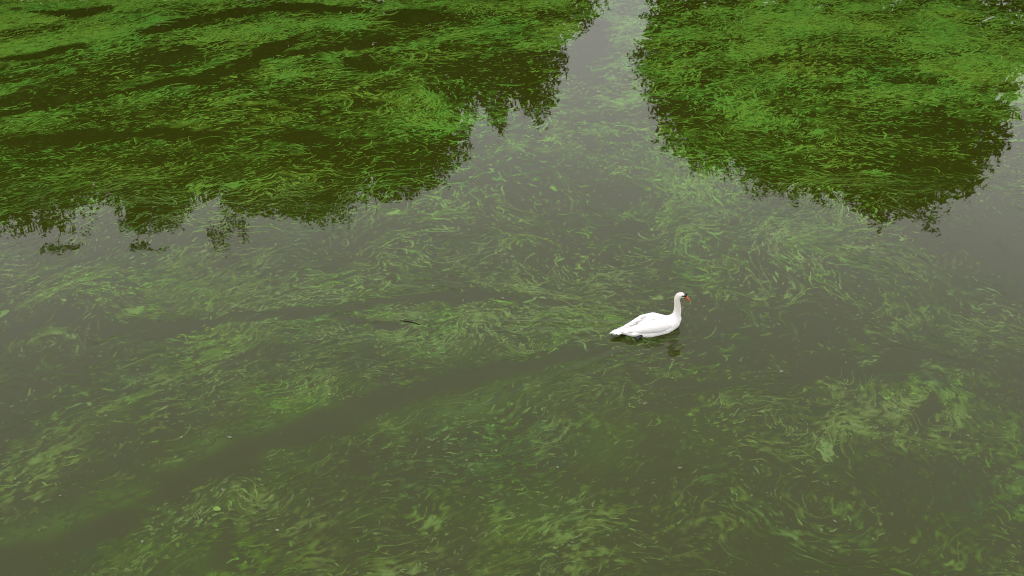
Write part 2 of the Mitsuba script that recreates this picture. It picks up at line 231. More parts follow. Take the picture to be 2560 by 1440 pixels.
def polyline_dip(lanes):
    """0 in the open, up to 1 on a lane's centre line."""
    out = np.zeros(QX.shape)
    wob = smooth_noise(0.35, 21) * 0.22 + smooth_noise(0.9, 22) * 0.25
    for lane in lanes:
        p = np.array(lane)
        for (x0, y0, w0), (x1, y1, w1) in zip(p[:-1], p[1:]):
            i0, i1 = int((min(x0, x1) - 2.5 - GX0) / GS), int((max(x0, x1) + 2.5 - GX0) / GS)
            j0, j1 = int((min(y0, y1) - 2.5 - GY0) / GS), int((max(y0, y1) + 2.5 - GY0) / GS)
            sl = np.s_[max(j0, 0):max(j1, 0), max(i0, 0):max(i1, 0)]
            if QX[sl].size == 0:
                continue
            dx, dy = x1 - x0, y1 - y0
            t = np.clip(((QX[sl] - x0) * dx + (QY[sl] - y0) * dy) / (dx * dx + dy * dy + 1e-9), 0, 1)
            d = np.hypot(QX[sl] - x0 - t * dx, QY[sl] - y0 - t * dy) / (w0 + (w1 - w0) * t)
            v = 1 / (1 + np.exp((d + wob[sl] - 1.0) * 4.6))
            out[sl] = np.maximum(out[sl], v)
    return out


LANE = polyline_dip(LANES)
STRAND = polyline_dip([[(x, y, max(1.15 * w, 0.06)) for x, y, w in line] for line in STRANDS])


def blobs(items):
    out = np.zeros(QX.shape)
    for x, y, sx, sy, a in items:
        out += a * np.exp(-0.7 * (((QX - x) / sx) ** 2 + ((QY - y) / sy) ** 2))
    return out


clump = streak(0, QX.ravel(), QY.ravel(), 0.30, 10, 0.08).reshape(QX.shape)
broad = streak(1, QX.ravel(), QY.ravel(), 0.85, 10, 0.2).reshape(QX.shape)
FAR = np.clip((QY - 14.0) / 6.0, 0, 1)
COVER = (0.42 * clump + 0.36 * broad) * (1 + 0.7 * FAR) + blobs(PATCHES) + 0.25 * smooth_noise(3.0, 9) - 0.12 * (1 - FAR) + 0.8 * STRAND
RICH = np.clip(0.34 + 0.22 * STRAND + 0.26 * np.clip((QY - 8.5) / 6.0, 0, 1) + 0.44 * np.clip((QY - 14.5) / 4.0, 0, 1) + 0.16 * smooth_noise(1.1, 12) + 0.2 * np.clip(blobs(PATCHES), -0.5, 1.0), 0.2, 1.25)
COARSE = np.clip(0.36 + 0.058 * (QY - 7.0), 0.36, 1.3) * np.exp(0.12 * smooth_noise(1.5, 33))     # threads are finer in the stirred water near the bank we stand over
EDGE = np.clip(gaussian_filter(LANE, 5) - LANE, 0, 1)      # scum gathers along the sides of a lane
COVER = COVER * (1 - LANE) - 3.2 * LANE + 0.9 * EDGE
fuzzy = 0.5 + 0.22 * streak(2, QX.ravel(), QY.ravel(), 0.22, 8, 0.06).reshape(QX.shape) + 0.2 * smooth_noise(0.5, 14)
MURK = np.clip(0.85 * blobs(BLOOM) * np.clip(fuzzy, 0.15, 1.3) + 0.08 * FAR * np.clip(COVER, 0, 1.5), 0, 1) * (1 - 0.9 * LANE)


# ------------------------------------------------------------------ the surface's ripples (millimetres high: only their slopes are built)
wr = np.random.default_rng(5)
WAVES = []
for i in range(16):
    lam = 0.45 * 1.22 ** i
    a = wr.uniform(-1.2, 1.2) + (math.pi / 2)
    WAVES.append((2 * math.pi / lam * math.cos(a), 2 * math.pi / lam * math.sin(a), wr.uniform(0, 6.28), 0.0006 * lam / (2 * math.pi)))


def height(x, y):
    z = np.zeros(np.shape(x))
    for kx, ky, ph, amp in WAVES:
        z = z + amp * np.sin(kx * x + ky * y + ph)
    dx, dy = x - SWAN[0], y - SWAN[1]
    s, q = -(dx * UX + dy * UY), -dx * UY + dy * UX      # behind the swan, to its left
    s1 = np.clip(s + 0.45, 0, None)
    arm = np.abs(q) - 0.30 * s1 - 0.05
    z = z + 0.0048 * np.exp(-s1 / 2.2) * (s1 > 0) * np.minimum(s1 * 4, 1) * np.exp(-(arm / (0.14 + 0.06 * s1)) ** 2) * np.cos(arm * 2 * math.pi / 0.24)
    z = z + 0.0040 * np.exp(-np.abs(s - 0.9) / 0.8) * np.exp(-(q / 0.22) ** 2) * np.cos(s * 2 * math.pi / 0.21)
    r = np.hypot((s + 0.1) / 1.5, q)
    z = z + 0.0022 * np.exp(-((r - 0.3) / 0.18) ** 2) * np.cos((r - 0.3) * 2 * math.pi / 0.12)
    return z


def surface_normals(x, y, e=0.01):
    gxx = (height(x + e, y) - height(x - e, y)) / (2 * e)
    gyy = (height(x, y + e) - height(x, y - e)) / (2 * e)
    n = np.stack([-gxx, -gyy, np.ones_like(gxx)], -1)
    return n / np.linalg.norm(n, axis=-1, keepdims=True)


def ply_with_normals(v, f, n, uv, bsdf):
    return {'type': 'ply', 'filename': meshkit.write_ply((v, f), False, uv, None, normals=n), 'face_normals': False, 'bsdf': {'type': 'ref', 'id': bsdf}}


def axis(fine0, fine1, step, lo, hi, grow=1.35):
    a = list(np.arange(fine0, fine1 + step / 2, step))
    for end, sgn, ins in ((hi, 1, a.append), (lo, -1, lambda v: a.insert(0, v))):
        s, cur = step, (a[-1] if sgn > 0 else a[0])
        while sgn * (end - cur) > 0:
            s *= grow
            cur = cur + sgn * s
            ins(cur if sgn * (end - cur) > s else end)
            if not sgn * (end - cur) > s:
                break
    return np.array(a)


def strip(n0, n1):
    i, j = np.meshgrid(np.arange(n0 - 1), np.arange(n1 - 1), indexing='ij')
    k = i * n1 + j
    return np.stack([k, k + 1, k + n1 + 1, k + n1], -1).reshape(-1, 4)


wx, wy = axis(-17.5, 17.5, 0.05, -420, 420), axis(4.5, 29.0, 0.045, -70, 34.0, 1.25)
MX, MY = np.meshgrid(wx, wy)
vx, vy = MX.ravel(), MY.ravel()
murk = grid_at(MURK, vx, vy)
inside = (np.abs(vx) < 19) & (vy > 4) & (vy < 30)
murk = np.where(inside, murk, 0.25)
q = strip(len(wy), len(wx))
scene['water'] = ply_with_normals(np.stack([vx, vy, 0 * vx], -1), np.vstack([q[:, [0, 1, 2]], q[:, [0, 2, 3]]]), surface_normals(vx, vy), np.stack([murk, 0 * murk], -1), 'water_bsdf')
labels['water'] = {'kind': 'structure', 'label': 'still murky olive green river water reflecting grey sky and trees', 'category': 'water'}


# ------------------------------------------------------------------ floating algae
def iso_mesh(X, Y, D):
    """Triangles of the region D > 0 of a grid, cut along its border (marching triangles): vertices (n, 2), values, faces."""
    ny, nx = D.shape
    d = D.ravel()
    xy = np.stack([X.ravel(), Y.ravel()], -1)
    k = strip(ny, nx)
    ins = d[k] > 0
    k = k[ins.any(1)]
    tri = np.vstack([k[:, [0, 1, 2]], k[:, [0, 2, 3]]])
    c = (d[tri] > 0).sum(1)
    full = tri[c == 3]

    def cut(a, b):
        t = (d[a] / (d[a] - d[b]))[:, None]
        return xy[a] * (1 - t) + xy[b] * t

    one = tri[c == 1]
    r = np.argmax(d[one] > 0, 1)
    a, b, e = (one[np.arange(len(one)), (r + s) % 3] for s in range(3))
    two = tri[c == 2]
    r = np.argmax(d[two] <= 0, 1)
    o, f, g = (two[np.arange(len(two)), (r + s) % 3] for s in range(3))
    used, inv = np.unique(np.concatenate([full.ravel(), a, f, g]), return_inverse=True)
    nf, n1, n2 = len(full), len(one), len(two)
    fa, ia, jf, jg = inv[:3 * nf].reshape(-1, 3), inv[3 * nf:3 * nf + n1], inv[3 * nf + n1:3 * nf + n1 + n2], inv[3 * nf + n1 + n2:]
    nu = len(used)
    v = np.vstack([xy[used], cut(a, b), cut(a, e), cut(f, o), cut(g, o)])
    val = np.concatenate([d[used], np.zeros(2 * n1 + 2 * n2)])
    o1 = np.arange(n1)
    o2 = np.arange(n2)
    t1 = np.stack([ia, nu + o1, nu + n1 + o1], -1)
    b2 = nu + 2 * n1
    t2 = np.vstack([np.stack([jf, jg, b2 + n2 + o2], -1), np.stack([jf, b2 + n2 + o2, b2 + o2], -1)])
    return v, val, np.vstack([fa, t1, t2])


parts, at = [], 0
for y0, y1, half, sx, sy in ((5.0, 9.5, 8.0, 0.0105, 0.0105), (9.5, 16.1, 11.0, 0.0135, 0.0140), (16.1, 29.3, 18.0, 0.024, 0.030)):
    nx, ny = int(2 * half / sx), int(round((y1 - y0) / sy))
    X, Y = np.meshgrid(np.linspace(-half, half, nx).astype(np.float32), np.linspace(y0, y1, ny + 1).astype(np.float32))
    x, y = X.ravel(), Y.ravel()
    k = max(0.56, sy / 0.0185)
    fine = streak(2, x, y, 0.022 * k, 5, 0.017 * k)
    long_ = streak(3, x, y, 0.046 * k, 8, 0.04 * k)
    grit = tab_at(4, x, y, 0.026 * k)
    worm = 1.4 - 2.2 * np.abs(tab_at(1, x, y, 0.070 * k))      # thin curling threads
    bits = tab_at(0, x, y, 0.055 * k)
    z = 0.55 * fine + 0.36 * long_ + 0.22 * grit + 0.24 * worm + 0.36 * bits
    cover = grid_at(COVER, x, y)
    d = z / 0.86 + 0.7 * cover - 0.12 + 0.25 * np.clip((Y.ravel() - 15) / 3, 0, 1)
    v, val, f = iso_mesh(X, Y, d.reshape(X.shape))
    rich = grid_at(RICH, v[:, 0], v[:, 1])
    # a strand lies at its own depth under the film: the deeper, the less of its green comes through
    deep = np.clip(0.75 + 0.34 * tab_at(0, v[:, 0] + 31, v[:, 1], 0.10) + 0.12 * tab_at(4, v[:, 0], v[:, 1] + 17, 0.7), 0.15, 1.5)
    near = np.clip((11.5 - v[:, 1]) / 3, 0, 1)
    thick = np.clip((0.04 + 0.07 * near + val * (0.095 + 0.095 * near + 0.05 * np.clip((v[:, 1] - 15) / 5, 0, 1)) + 0.12 * np.clip((v[:, 1] - 15) / 3, 0, 1)) * rich * deep, 0, 1)
    hue = np.clip(0.5 + 0.22 * tab_at(2, v[:, 0], v[:, 1] + 50, 0.5) + 0.22 * tab_at(3, v[:, 0] + 9, v[:, 1], 0.12), 0, 1)
    parts.append((np.column_stack([v, np.full(len(v), 0.0012)]), f + at, surface_normals(v[:, 0], v[:, 1]), np.stack([thick, hue], -1)))
    at += len(v)


def ribbons(n, seed, length, width, tone, power, m=9, wiggle=0.5, reach=40):
    """Single threads and flakes on the film: short uneven ribbons lying along the flow, thickest where the algae gathers."""
    r = np.random.default_rng(seed)
    pick = np.exp(power * np.clip(COVER, -3, 1.5)) * (1 - 0.965 * np.clip(LANE * 1.2, 0, 1))
    pick *= (np.abs(QX) < 2.6 + 0.60 * QY) & (QY > 4.6) & (QY < reach)
    c = np.cumsum(pick.ravel())
    k = np.minimum(np.searchsorted(c, r.random(n) * c[-1]), pick.size - 1)
    x, y = QX.ravel()[k] + r.uniform(-.5, .5, n) * GS, QY.ravel()[k] + r.uniform(-.5, .5, n) * GS
    size = np.exp(r.normal(0, 0.5, n)) * grid_at(COARSE, x, y)
    ln = length * size
    wd = width * grid_at(COARSE, x, y) ** 0.95 * np.exp(r.normal(0, 0.35, n))
    wild = grid_at(WILD, x, y)
    turn = r.normal(0, 0.22 + 0.4 * wild) * wiggle * 2
    bend = r.normal(0, 1.0, n) * (0.5 + wild) * wiggle / m * 2.2
    pts, side = [], []
    for j in range(m):
        a = np.arctan2(grid_at(VY, x, y), grid_at(VX, x, y)) + turn + r.normal(0, 0.3, n) * wiggle
        turn = turn + bend
        pts.append(np.stack([x, y], -1))
        side.append(np.stack([-np.sin(a), np.cos(a)], -1))
        x, y = x + np.cos(a) * ln / (m - 1), y + np.sin(a) * ln / (m - 1)
    u = np.linspace(0, 1, m)
    prof = np.clip(np.sin(np.pi * np.clip(u * 0.94 + 0.03, 0, 1)) ** 0.6, 0.12, 1)
    v = []
    for j in range(m):
        for s in (-1, 1):
            w = wd * prof[j] * np.exp(r.normal(0, 0.35, n)) * 0.5
            v.append(pts[j] + s * side[j] * w[:, None])
    v = np.stack(v, 1).reshape(-1, 2)                       # n, 2m
    f = np.array([[[2 * j, 2 * j + 2, 2 * j + 1], [2 * j + 1, 2 * j + 2, 2 * j + 3]] for j in range(m - 1)]).reshape(-1, 3)
    f = (f[None] + (np.arange(n) * 2 * m)[:, None, None]).reshape(-1, 3)
    rich = 0.10 + 0.92 * grid_at(RICH, v[:, 0], v[:, 1])
    t = np.repeat(np.clip(tone + r.normal(0, 0.28, n), 0.05, 1.15), 2 * m) * rich
    hue = np.repeat(np.clip(0.42 + r.normal(0, 0.2, n), 0, 1), 2 * m) + 0.16 * tab_at(2, v[:, 0], v[:, 1] + 50, 0.5)
    z = np.repeat(r.uniform(0.0018, 0.0024, n), 2 * m)
    return np.column_stack([v, z]), f, surface_normals(v[:, 0], v[:, 1]), np.stack([np.clip(t, 0, 1), np.clip(hue, 0, 1)], -1)


for args in ((36000, 1, 0.125, 0.0265, 0.78, 0.85, 8, 0.46), (8000, 2, 0.26, 0.027, 0.84, 1.0, 9, 0.40), (300, 3, 0.45, 0.030, 0.75, 1.2, 9, 0.22), (5000, 4, 0.095, 0.050, 0.94, 1.6, 7, 0.8), (46000, 5, 0.052, 0.024, 0.70, 0.55, 4, 0.45), (4500, 6, 0.75, 0.013, 0.56, 0.7, 14, 0.16, 15.5)):
    p = ribbons(*args)
    parts.append((p[0], p[1] + at, p[2], p[3]))
    at += len(p[0])
scene['floating_algae'] = ply_with_normals(*(np.vstack([p[i] for p in parts]) for i in range(4)), 'algae_bsdf')
labels['floating_algae'] = {'kind': 'stuff', 'label': 'green filamentous algae drifting in streaks and swirls over the river', 'category': 'algae'}


# ------------------------------------------------------------------ far bank and its trees (seen mirrored in the water)
bx, by = axis(-60, 60, 3.0, -2000, 2000, 1.6), axis(33.0, 60, 1.5, 33.0, 3000, 1.6)
BXX, BYY = np.meshgrid(bx, by)
rise = np.clip((BYY - 33.4) / 4.0, 0, 1)
bz = -0.35 + 1.15 * rise * rise * (3 - 2 * rise) + 0.10 * meshkit.fbm(np.stack([BXX * 0.4, BYY * 0.4, 0 * BXX], -1), 3, 8) * rise
q = strip(len(by), len(bx))
scene['bank'] = mikit.ply((np.stack([BXX.ravel(), BYY.ravel(), bz.ravel()], -1), np.vstack([q[:, [0, 1, 2]], q[:, [0, 2, 3]]])), 'bank_bsdf', smooth=True)
labels['bank'] = {'kind': 'structure', 'label': 'grassy far river bank under the trees', 'category': 'bank'}


def tube(points, radii, sides=8):
    p, r = np.asarray(points, float), np.asarray(radii, float)
    t = np.gradient(p, axis=0)
    t /= np.linalg.norm(t, axis=1, keepdims=True)
    a = np.cross(t, np.where(np.abs(t[:, 2:]) < 0.9, [0, 0, 1.0], [1.0, 0, 0]))
    a /= np.linalg.norm(a, axis=1, keepdims=True)
    b, g = np.cross(t, a), np.arange(sides) * 2 * np.pi / sides
    v = p[:, None] + r[:, None, None] * (np.cos(g)[None, :, None] * a[:, None] + np.sin(g)[None, :, None] * b[:, None])
    i, j = np.meshgrid(np.arange(len(p) - 1), np.arange(sides), indexing='ij')
    f = np.stack([i * sides + j, i * sides + (j + 1) % sides, (i + 1) * sides + (j + 1) % sides, (i + 1) * sides + j], -1).reshape(-1, 4)
    n = len(v.reshape(-1, 3))
    caps = [[n, (k + 1) % sides, k] for k in range(sides)] + [[n + 1, n - sides + k, n - sides + (k + 1) % sides] for k in range(sides)]
    return trimesh.Trimesh(np.vstack([v.reshape(-1, 3), p[:1], p[-1:]]), np.vstack([f[:, [0, 1, 2]], f[:, [0, 2, 3]], caps]), process=False)


def leaf_cards(c, size, r, droop=0.0):
    """Small pointed leaves, each two triangles folded along its rib, turned every way."""
    n = len(c)
    d = r.normal(0, 1, (n, 3))
    d[:, 2] = d[:, 2] * 0.7 - droop
    d /= np.linalg.norm(d, axis=1, keepdims=True)
    s = np.cross(d, r.normal(0, 1, (n, 3)))
    s /= np.linalg.norm(s, axis=1, keepdims=True)
    up = np.cross(d, s)
    ln = (size * np.exp(r.normal(0, 0.25, n)))[:, None]
    v = np.stack([c - d * ln * 0.5, c + s * ln * 0.24 + up * ln * 0.08, c + d * ln * 0.5, c - s * ln * 0.24 + up * ln * 0.08], 1).reshape(-1, 3)
    k = (np.arange(n) * 4)[:, None]
    return v, np.vstack([k + [0, 1, 2], k + [0, 2, 3]])


def crown(outline, dist, seed, leaf, bsdf, sprigs_per_m2, ragged, upright=0.5, droop=0.0, fill=1.1):
    """Leaf sprays through the crown's volume: its side view is the outline, its depth grows inward from the edge; the edge frays into single sprays."""
    r = np.random.default_rng(seed)
    poly = Polygon(outline).buffer(0)
    x0, y0, x1, y1 = poly.bounds
    n = int((x1 - x0) * (y1 - y0) * sprigs_per_m2)
    P = np.stack([r.uniform(x0 - .5, x1 + .5, n), r.uniform(y0, y1 + .5, n)], -1)
    pts = shapely.points(P)
    edge = shapely.distance(poly.boundary, pts) * np.where(shapely.contains_xy(poly, P[:, 0], P[:, 1]), 1, -1)
    lump = 0.7 * meshkit.fbm(np.stack([P[:, 0] * 1.1, P[:, 1] * 1.1, np.full(n, seed * 3.3)], -1), 2, seed) + 0.8 * meshkit.fbm(np.stack([P[:, 0] * 3.4, P[:, 1] * 2.4, np.full(n, seed * 5.1)], -1), 2, seed + 3) - 0.75
    holes = meshkit.fbm(np.stack([P[:, 0] * 0.75, P[:, 1] * 0.75, np.full(n, seed * 1.7)], -1), 3, seed + 1) - 0.5
    inner = edge - 0.10 + ragged * lump * 1.6
    keep = (inner > 0) & (r.random(n) < np.clip(0.42 + 0.3 * (fill > 1.2) + inner * 1.1 + (2.6 - 1.6 * (fill > 1.2)) * holes * np.exp(-np.clip(edge, 0, 9) / 1.1), 0.02, 1))
    P, edge, inner = P[keep], np.clip(edge[keep], 0, None), inner[keep]
    half = np.minimum(2.6, 0.35 + 1.15 * np.sqrt(edge + 0.02))
    C = np.stack([P[:, 0], dist + half * (1 - 2 * r.beta(0.8, 0.8, len(P))), P[:, 1]], -1)
    # a spray: leaves in pairs along a short twig that grows outward and up
    m = 11
    away = C - np.array([(x0 + x1) / 2, dist, y0 + 0.45 * (y1 - y0)])
    away /= np.linalg.norm(away, axis=1, keepdims=True) + 1e-9
    t = away * 0.6 + r.normal(0, 0.6, C.shape) + [0, 0, upright]
    t /= np.linalg.norm(t, axis=1, keepdims=True)
    L = leaf * 3.6 * np.exp(r.normal(0, 0.25, len(C)))
    w = np.cross(t, r.normal(0, 1, t.shape))
    w /= np.linalg.norm(w, axis=1, keepdims=True)
    u = (np.arange(m) + 0.5) / m
    leaves = C[:, None] + t[:, None] * (L[:, None, None] * (u[None, :, None] - 0.5)) + w[:, None] * ((np.arange(m) % 2 * 2 - 1)[None, :, None] * leaf * 0.45) + r.normal(0, leaf * 0.22, (len(C), m, 3))
    v1, f1 = leaf_cards(leaves.reshape(-1, 3), leaf, r, droop)
    # denser, older foliage well inside
    deep = np.minimum(inner, edge)
    k = r.random(len(C)) < np.clip((deep - 0.12) * 2.2 * fill, 0, 1) * min(1, 0.55 * fill)
    v2, f2 = leaf_cards(np.repeat(C[k], 7, 0) + r.normal(0, 0.16, (7 * k.sum(), 3)), leaf * 1.7, r, droop)
    k = r.random(len(C)) < np.clip((deep - 0.75) * fill * 1.6, 0, 1)
    v3, f3 = leaf_cards(np.repeat(C[k], 7, 0) + r.normal(0, 0.24, (7 * k.sum(), 3)), leaf * 3.2, r, droop)
    v2, f2 = np.vstack([v2, v3]), np.vstack([f2, f3 + len(v2)])
    return mikit.ply((np.vstack([v1, v2]), np.vstack([f1, f2 + len(v1)])), bsdf)


def tree(key, label, outline, dist, seed, leaf=0.13, bsdf='leaf_bsdf', density=32, ragged=0.5, upright=0.5, droop=0.0, fill=1.1):
    r = np.random.default_rng(seed + 500)
    o = np.array(outline)
    top, mid = o[:, 1].max(), o[:, 0].mean()
    x0, x1 = o[:, 0].min(), o[:, 0].max()
    woods = []
    trunk_x = (x0 + x1) / 2
    base = np.array([trunk_x, dist, 0.4])
    fork = base + [r.uniform(-.3, .3), 0, min(3.0, top * 0.3)]
    scene[key + '__trunk'] = mikit.ply(tube([base - [0, 0, 0.6], base + [0, 0, 0.4], (base + fork) / 2 + [0.1, 0.05, 0], fork], [0.48, 0.34, 0.28, 0.24], 12), 'bark_bsdf', smooth=True)
    poly = Polygon(outline).buffer(0)
    for i in range(9):
        for _ in range(40):
            e = np.array([r.uniform(x0, x1), dist + r.uniform(-1.4, 1.4), r.uniform(2.5, top)])
            if poly.buffer(-0.8).contains(shapely.Point(e[0], e[2])):
                m_ = fork * 0.5 + e * 0.5 + [0, 0, 0.5] + r.normal(0, 0.25, 3)
                woods.append(tube([fork, fork * 0.7 + m_ * 0.3, m_, e], [0.17, 0.13, 0.08, 0.02], 7))
                break
    scene[key + '__limbs'] = mikit.ply(trimesh.util.concatenate(woods), 'bark_bsdf', smooth=True)
    labels[key + '__limbs'] = {'kind': 'stuff'}
    scene[key + '__crown'] = crown(outline, dist, seed, leaf, bsdf, density, ragged, upright, droop, fill)
    labels[key] = {'label': label, 'category': 'tree', 'group': 'trees along the far bank mirrored in the water'}


tree('tree', 'leafy tree on the far bank mirrored at the left edge, with a ragged stepped top',
     [(-26.922, 1.678), (-30.338, 9.858), (-27.682, 13.352), (-24.958, 13.031), (-23.621, 12.924), (-22.88, 12.627), (-21.269, 12.5), (-19.174, 12.627), (-19.154, 12.186), (-19.955, 12.081), (-19.71, 11.502), (-17.885, 11.502), (-16.817, 9.274), (-15.044, 1.678)], 36, 1, 0.12, 'leaf_bsdf', 50, 0.12, fill=1.9)
tree('tree_001', 'leafy tree on the far bank mirrored left of centre with a square clipped looking top',
     [(-17.321, 2.054), (-19.625, 10.986), (-18.62, 12.245), (-18.775, 13.371), (-16.992, 13.503), (-15.528, 13.327), (-15.179, 12.139), (-13.983, 11.821), (-13.661, 12.352), (-12.227, 12.675), (-11.075, 12.631), (-9.388, 12.891), (-7.636, 13), (-7.367, 11.401), (-6.824, 8.009), (-6.269, 2.054)], 37.5, 2, 0.12, 'leaf_dark_bsdf', 52, 0.09, fill=1.9)
tree('tree_002', 'tall tree on the far bank mirrored just left of the bright gap of sky',
     [(-8.082, 1.249), (-9.176, 9.813), (-7.513, 10.798), (-5.277, 10.798), (-3.469, 10.401), (-2.014, 9.272), (-1.462, 8.012), (-1.316, 6.653), (-0.683, 7.516), (-0.256, 7.516), (-0.034, 6.511), (1.105, 7.19), (1.764, 6.387), (2.19, 5.516), (2.352, 4.004), (3.177, 3.305), (3.973, 2.168), (4.119, 1.249)], 35.5, 3, 0.12, 'leaf_bsdf', 44, 0.32, fill=1.6)
tree('tree_003', 'feathery tree on the far bank mirrored just right of the bright gap of sky',
     [(4.922, 1.492), (5.07, 2.596), (5.257, 3.738), (4.878, 4.92), (4.877, 6.593), (6.26, 7.23), (6.312, 8.827), (7.603, 10.137), (9.215, 9.998), (10.341, 10.296), (10.821, 11.105), (13.786, 11.269), (15.058, 10.296), (13.263, 1.492)], 36.5, 4, 0.15, 'leaf_bsdf', 38, 0.75, fill=0.95)
tree('tree_004', 'rounded leafy tree on the far bank mirrored at the upper right, taller than its neighbour',
     [(11.313, 1.855), (12.706, 10.198), (14.56, 12.119), (16.65, 12.942), (17.008, 13.714), (18.315, 13.871), (18.611, 13.051), (19.21, 12.723), (19.718, 13.603), (20.596, 13.603), (20.909, 12.076), (22.159, 11.23), (22.532, 9.193), (22.87, 8.021), (22.565, 5.784), (22.607, 3.85), (21.96, 1.855)], 38, 5, 0.14, 'leaf_dark_bsdf', 36, 0.9, fill=0.9)
tree('tree_005', 'low leafy tree on the far bank mirrored beyond the upper right corner',
     [(21.513, 2.097), (22.499, 4.144), (24.93, 6.13), (27.68, 5.761), (29.354, 4.144), (28.685, 2.097)], 39, 6, 0.14, 'leaf_bsdf', 28, 0.5)


def whip(tree_key, k, pts, dist, leaf_at, seed):
    """A bare twig standing clear of the crown, with or without leaves at its end."""
    r = np.random.default_rng(seed)
    p = [np.array([x, dist + r.uniform(-.2, .2), z]) for x, z in pts]
    end = f'_{k:03d}' if k else ''
    scene[f'{tree_key}__twig{end}'] = mikit.ply(tube(p, np.linspace(0.024, 0.010, len(p)), 5), 'bark_bsdf')
    if leaf_at:
        vs, fs, n0 = [], [], 0
        for x, z, sx, sz, n in leaf_at:
            n *= 2
            c = np.stack([x + r.uniform(-1, 1, n) * sx, dist + r.normal(0, 0.2, n), z + r.normal(0, 0.5, n) * sz], -1)
            v2, f2 = leaf_cards(c, 0.14, r)
            vs.append(v2), fs.append(f2 + n0)
            n0 += len(v2)
        scene[f'{tree_key}__leaf_spray{end}'] = mikit.ply((np.vstack(vs), np.vstack(fs)), 'leaf_dark_bsdf')
        labels[f'{tree_key}__leaf_spray{end}'] = {'kind': 'stuff'}


whip('tree', 0, [(-20.783, 12.081), (-21.136, 13.352), (-21.268, 13.829)], 36, [(*(-21.256, 13.786), 0.92, 0.07, 150), (*(-23.435, 12.924), 0.5, 0.2, 30)], 31)
whip('tree_001', 0, [(-17.817, 12.891), (-18.217, 14.215), (-18.202, 14.576)], 37.5, [(*(-18.279, 14.485), 0.40, 0.13, 60), (*(-17.782, 14.621), 0.16, 0.14, 16), (*(-17.204, 14.666), 0.22, 0.06, 10)], 32)
whip('tree_001', 1, [(-13.358, 12.032), (-14.025, 13.327), (-14.394, 14.621)], 37.5, [(*(-14.23, 14.036), 0.48, 0.85, 150), (*(-13.602, 13.109), 0.32, 0.6, 70), (*(-14.531, 13.769), 0.2, 0.3, 25)], 33)
whip('tree_001', 2, [(-12.956, 12.459), (-13.024, 13.327), (-13.081, 14.26)], 37.5, [(*(-13.021, 13.547), 0.2, 0.9, 75)], 34)
whip('tree_002', 0, [(-6.084, 10.401), (-6.097, 11.2), (-6.214, 11.729)], 35.5, [], 35)
whip('tree_002', 1, [(-6.476, 10.401), (-6.556, 11.099), (-6.647, 11.505)], 35.5, [], 36)
for k, (x, y) in enumerate(((-0.479, 7.644), (-0.717, 7.48), (-0.307, 7.407), (1.106, 7.226), (1.488, 6.831), (-0.884, 7.19))):
    whip('tree_002', 2 + k, [(x, y - 1.6), (x + .03, y - 0.6), (x, y)], 35.5, [(x, y - 0.5, 0.14, 0.7, 34)], 40 + k)


# ------------------------------------------------------------------ the swan
scene['feather_bsdf'] = diffuse(lambda p, n, uv: mikit.mix((0.86, 0.85, 0.84), (0.80, 0.79, 0.77), mikit.fbm(p.x * 22, p.y * 22, p.z * 22)))
# the neck and head are stained cream, as a mute swan's are; the stain fades out where the neck meets the breast
scene['plumage_bsdf'] = diffuse(lambda p, n, uv: mikit.mix(mikit.mix((0.86, 0.85, 0.84), (0.80, 0.79, 0.77), mikit.fbm(p.x * 22, p.y * 22, p.z * 22)),
                                                           (0.76, 0.715, 0.645), mikit.smoothstep(0.19, 0.33, p.z)))
scene['bill_bsdf'] = {'type': 'roughplastic', 'alpha': 0.25, 'diffuse_reflectance': mikit.proc(lambda p, n, uv: mikit.mix((0.68, 0.20, 0.07), (0.58, 0.15, 0.05), mikit.noise(p.x * 60, p.y * 60, p.z * 60)))}
scene['black_skin_bsdf'] = {'type': 'roughplastic', 'alpha': 0.3, 'diffuse_reflectance': {'type': 'rgb', 'value': [0.012, 0.011, 0.012]}}
SWAN_AT = T().translate([float(SWAN[0]), float(SWAN[1]), 0]).rotate([0, 0, 1], 15.8)


def lump(x, y, z, rx, ry, rz, tilt=0.0, yaw=0.0, n=28):
    e = m3.Manifold.sphere(1.0, n).scale([rx, ry, rz])
    return e.rotate([0, tilt, yaw]).translate([x, y, z])


def chain(joints):
    out = m3.Manifold()
    for a, b in zip(joints[:-1], joints[1:]):
        out += m3.Manifold.batch_hull([lump(*a), lump(*b)])
    return out


def soft(man, edge, rounds=14):
    g = man.refine_to_length(edge).to_mesh()
    t = trimesh.Trimesh(g.vert_properties[:, :3], g.tri_verts, process=True)
    trimesh.smoothing.filter_taubin(t, lamb=0.5, nu=0.52, iterations=rounds)
    return t


def swan_part(name, mesh, bsdf, label=None):
    scene['swan__' + name] = mikit.ply(mesh, bsdf, smooth=50, to_world=SWAN_AT)
    if label:
        labels['swan__' + name] = {'label': label}


# hull of the body: breast, belly, rump; then the neck up to the head, all one surface
body = chain([(-0.36, 0, 0.070, 0.09, 0.055, 0.032), (-0.22, 0, 0.040, 0.12, 0.115, 0.062), (0.00, 0, 0.030, 0.17, 0.175, 0.110), (0.22, 0, 0.040, 0.17, 0.160, 0.118),
              (0.365, 0, 0.070, 0.13, 0.110, 0.112), (0.430, 0, 0.125, 0.080, 0.072, 0.085)])
neck = chain([(0.405, 0, 0.125, .085, .075, .075), (0.436, 0, 0.190, .060, .056, .060), (0.442, 0, 0.270, .053, .050, .053), (0.432, 0, 0.350, .046, .042, .045), (0.416, 0, 0.425, .042, .038, .041),
              (0.413, 0, 0.480, .043, .038, .041), (0.432, 0, 0.516, .045, .039, .042), (0.470, 0, 0.518, .046, .040, .041), (0.508, 0, 0.498, .031, .028, .029)])
swan_part('body', soft(body + neck, 0.013, 18), 'plumage_bsdf')
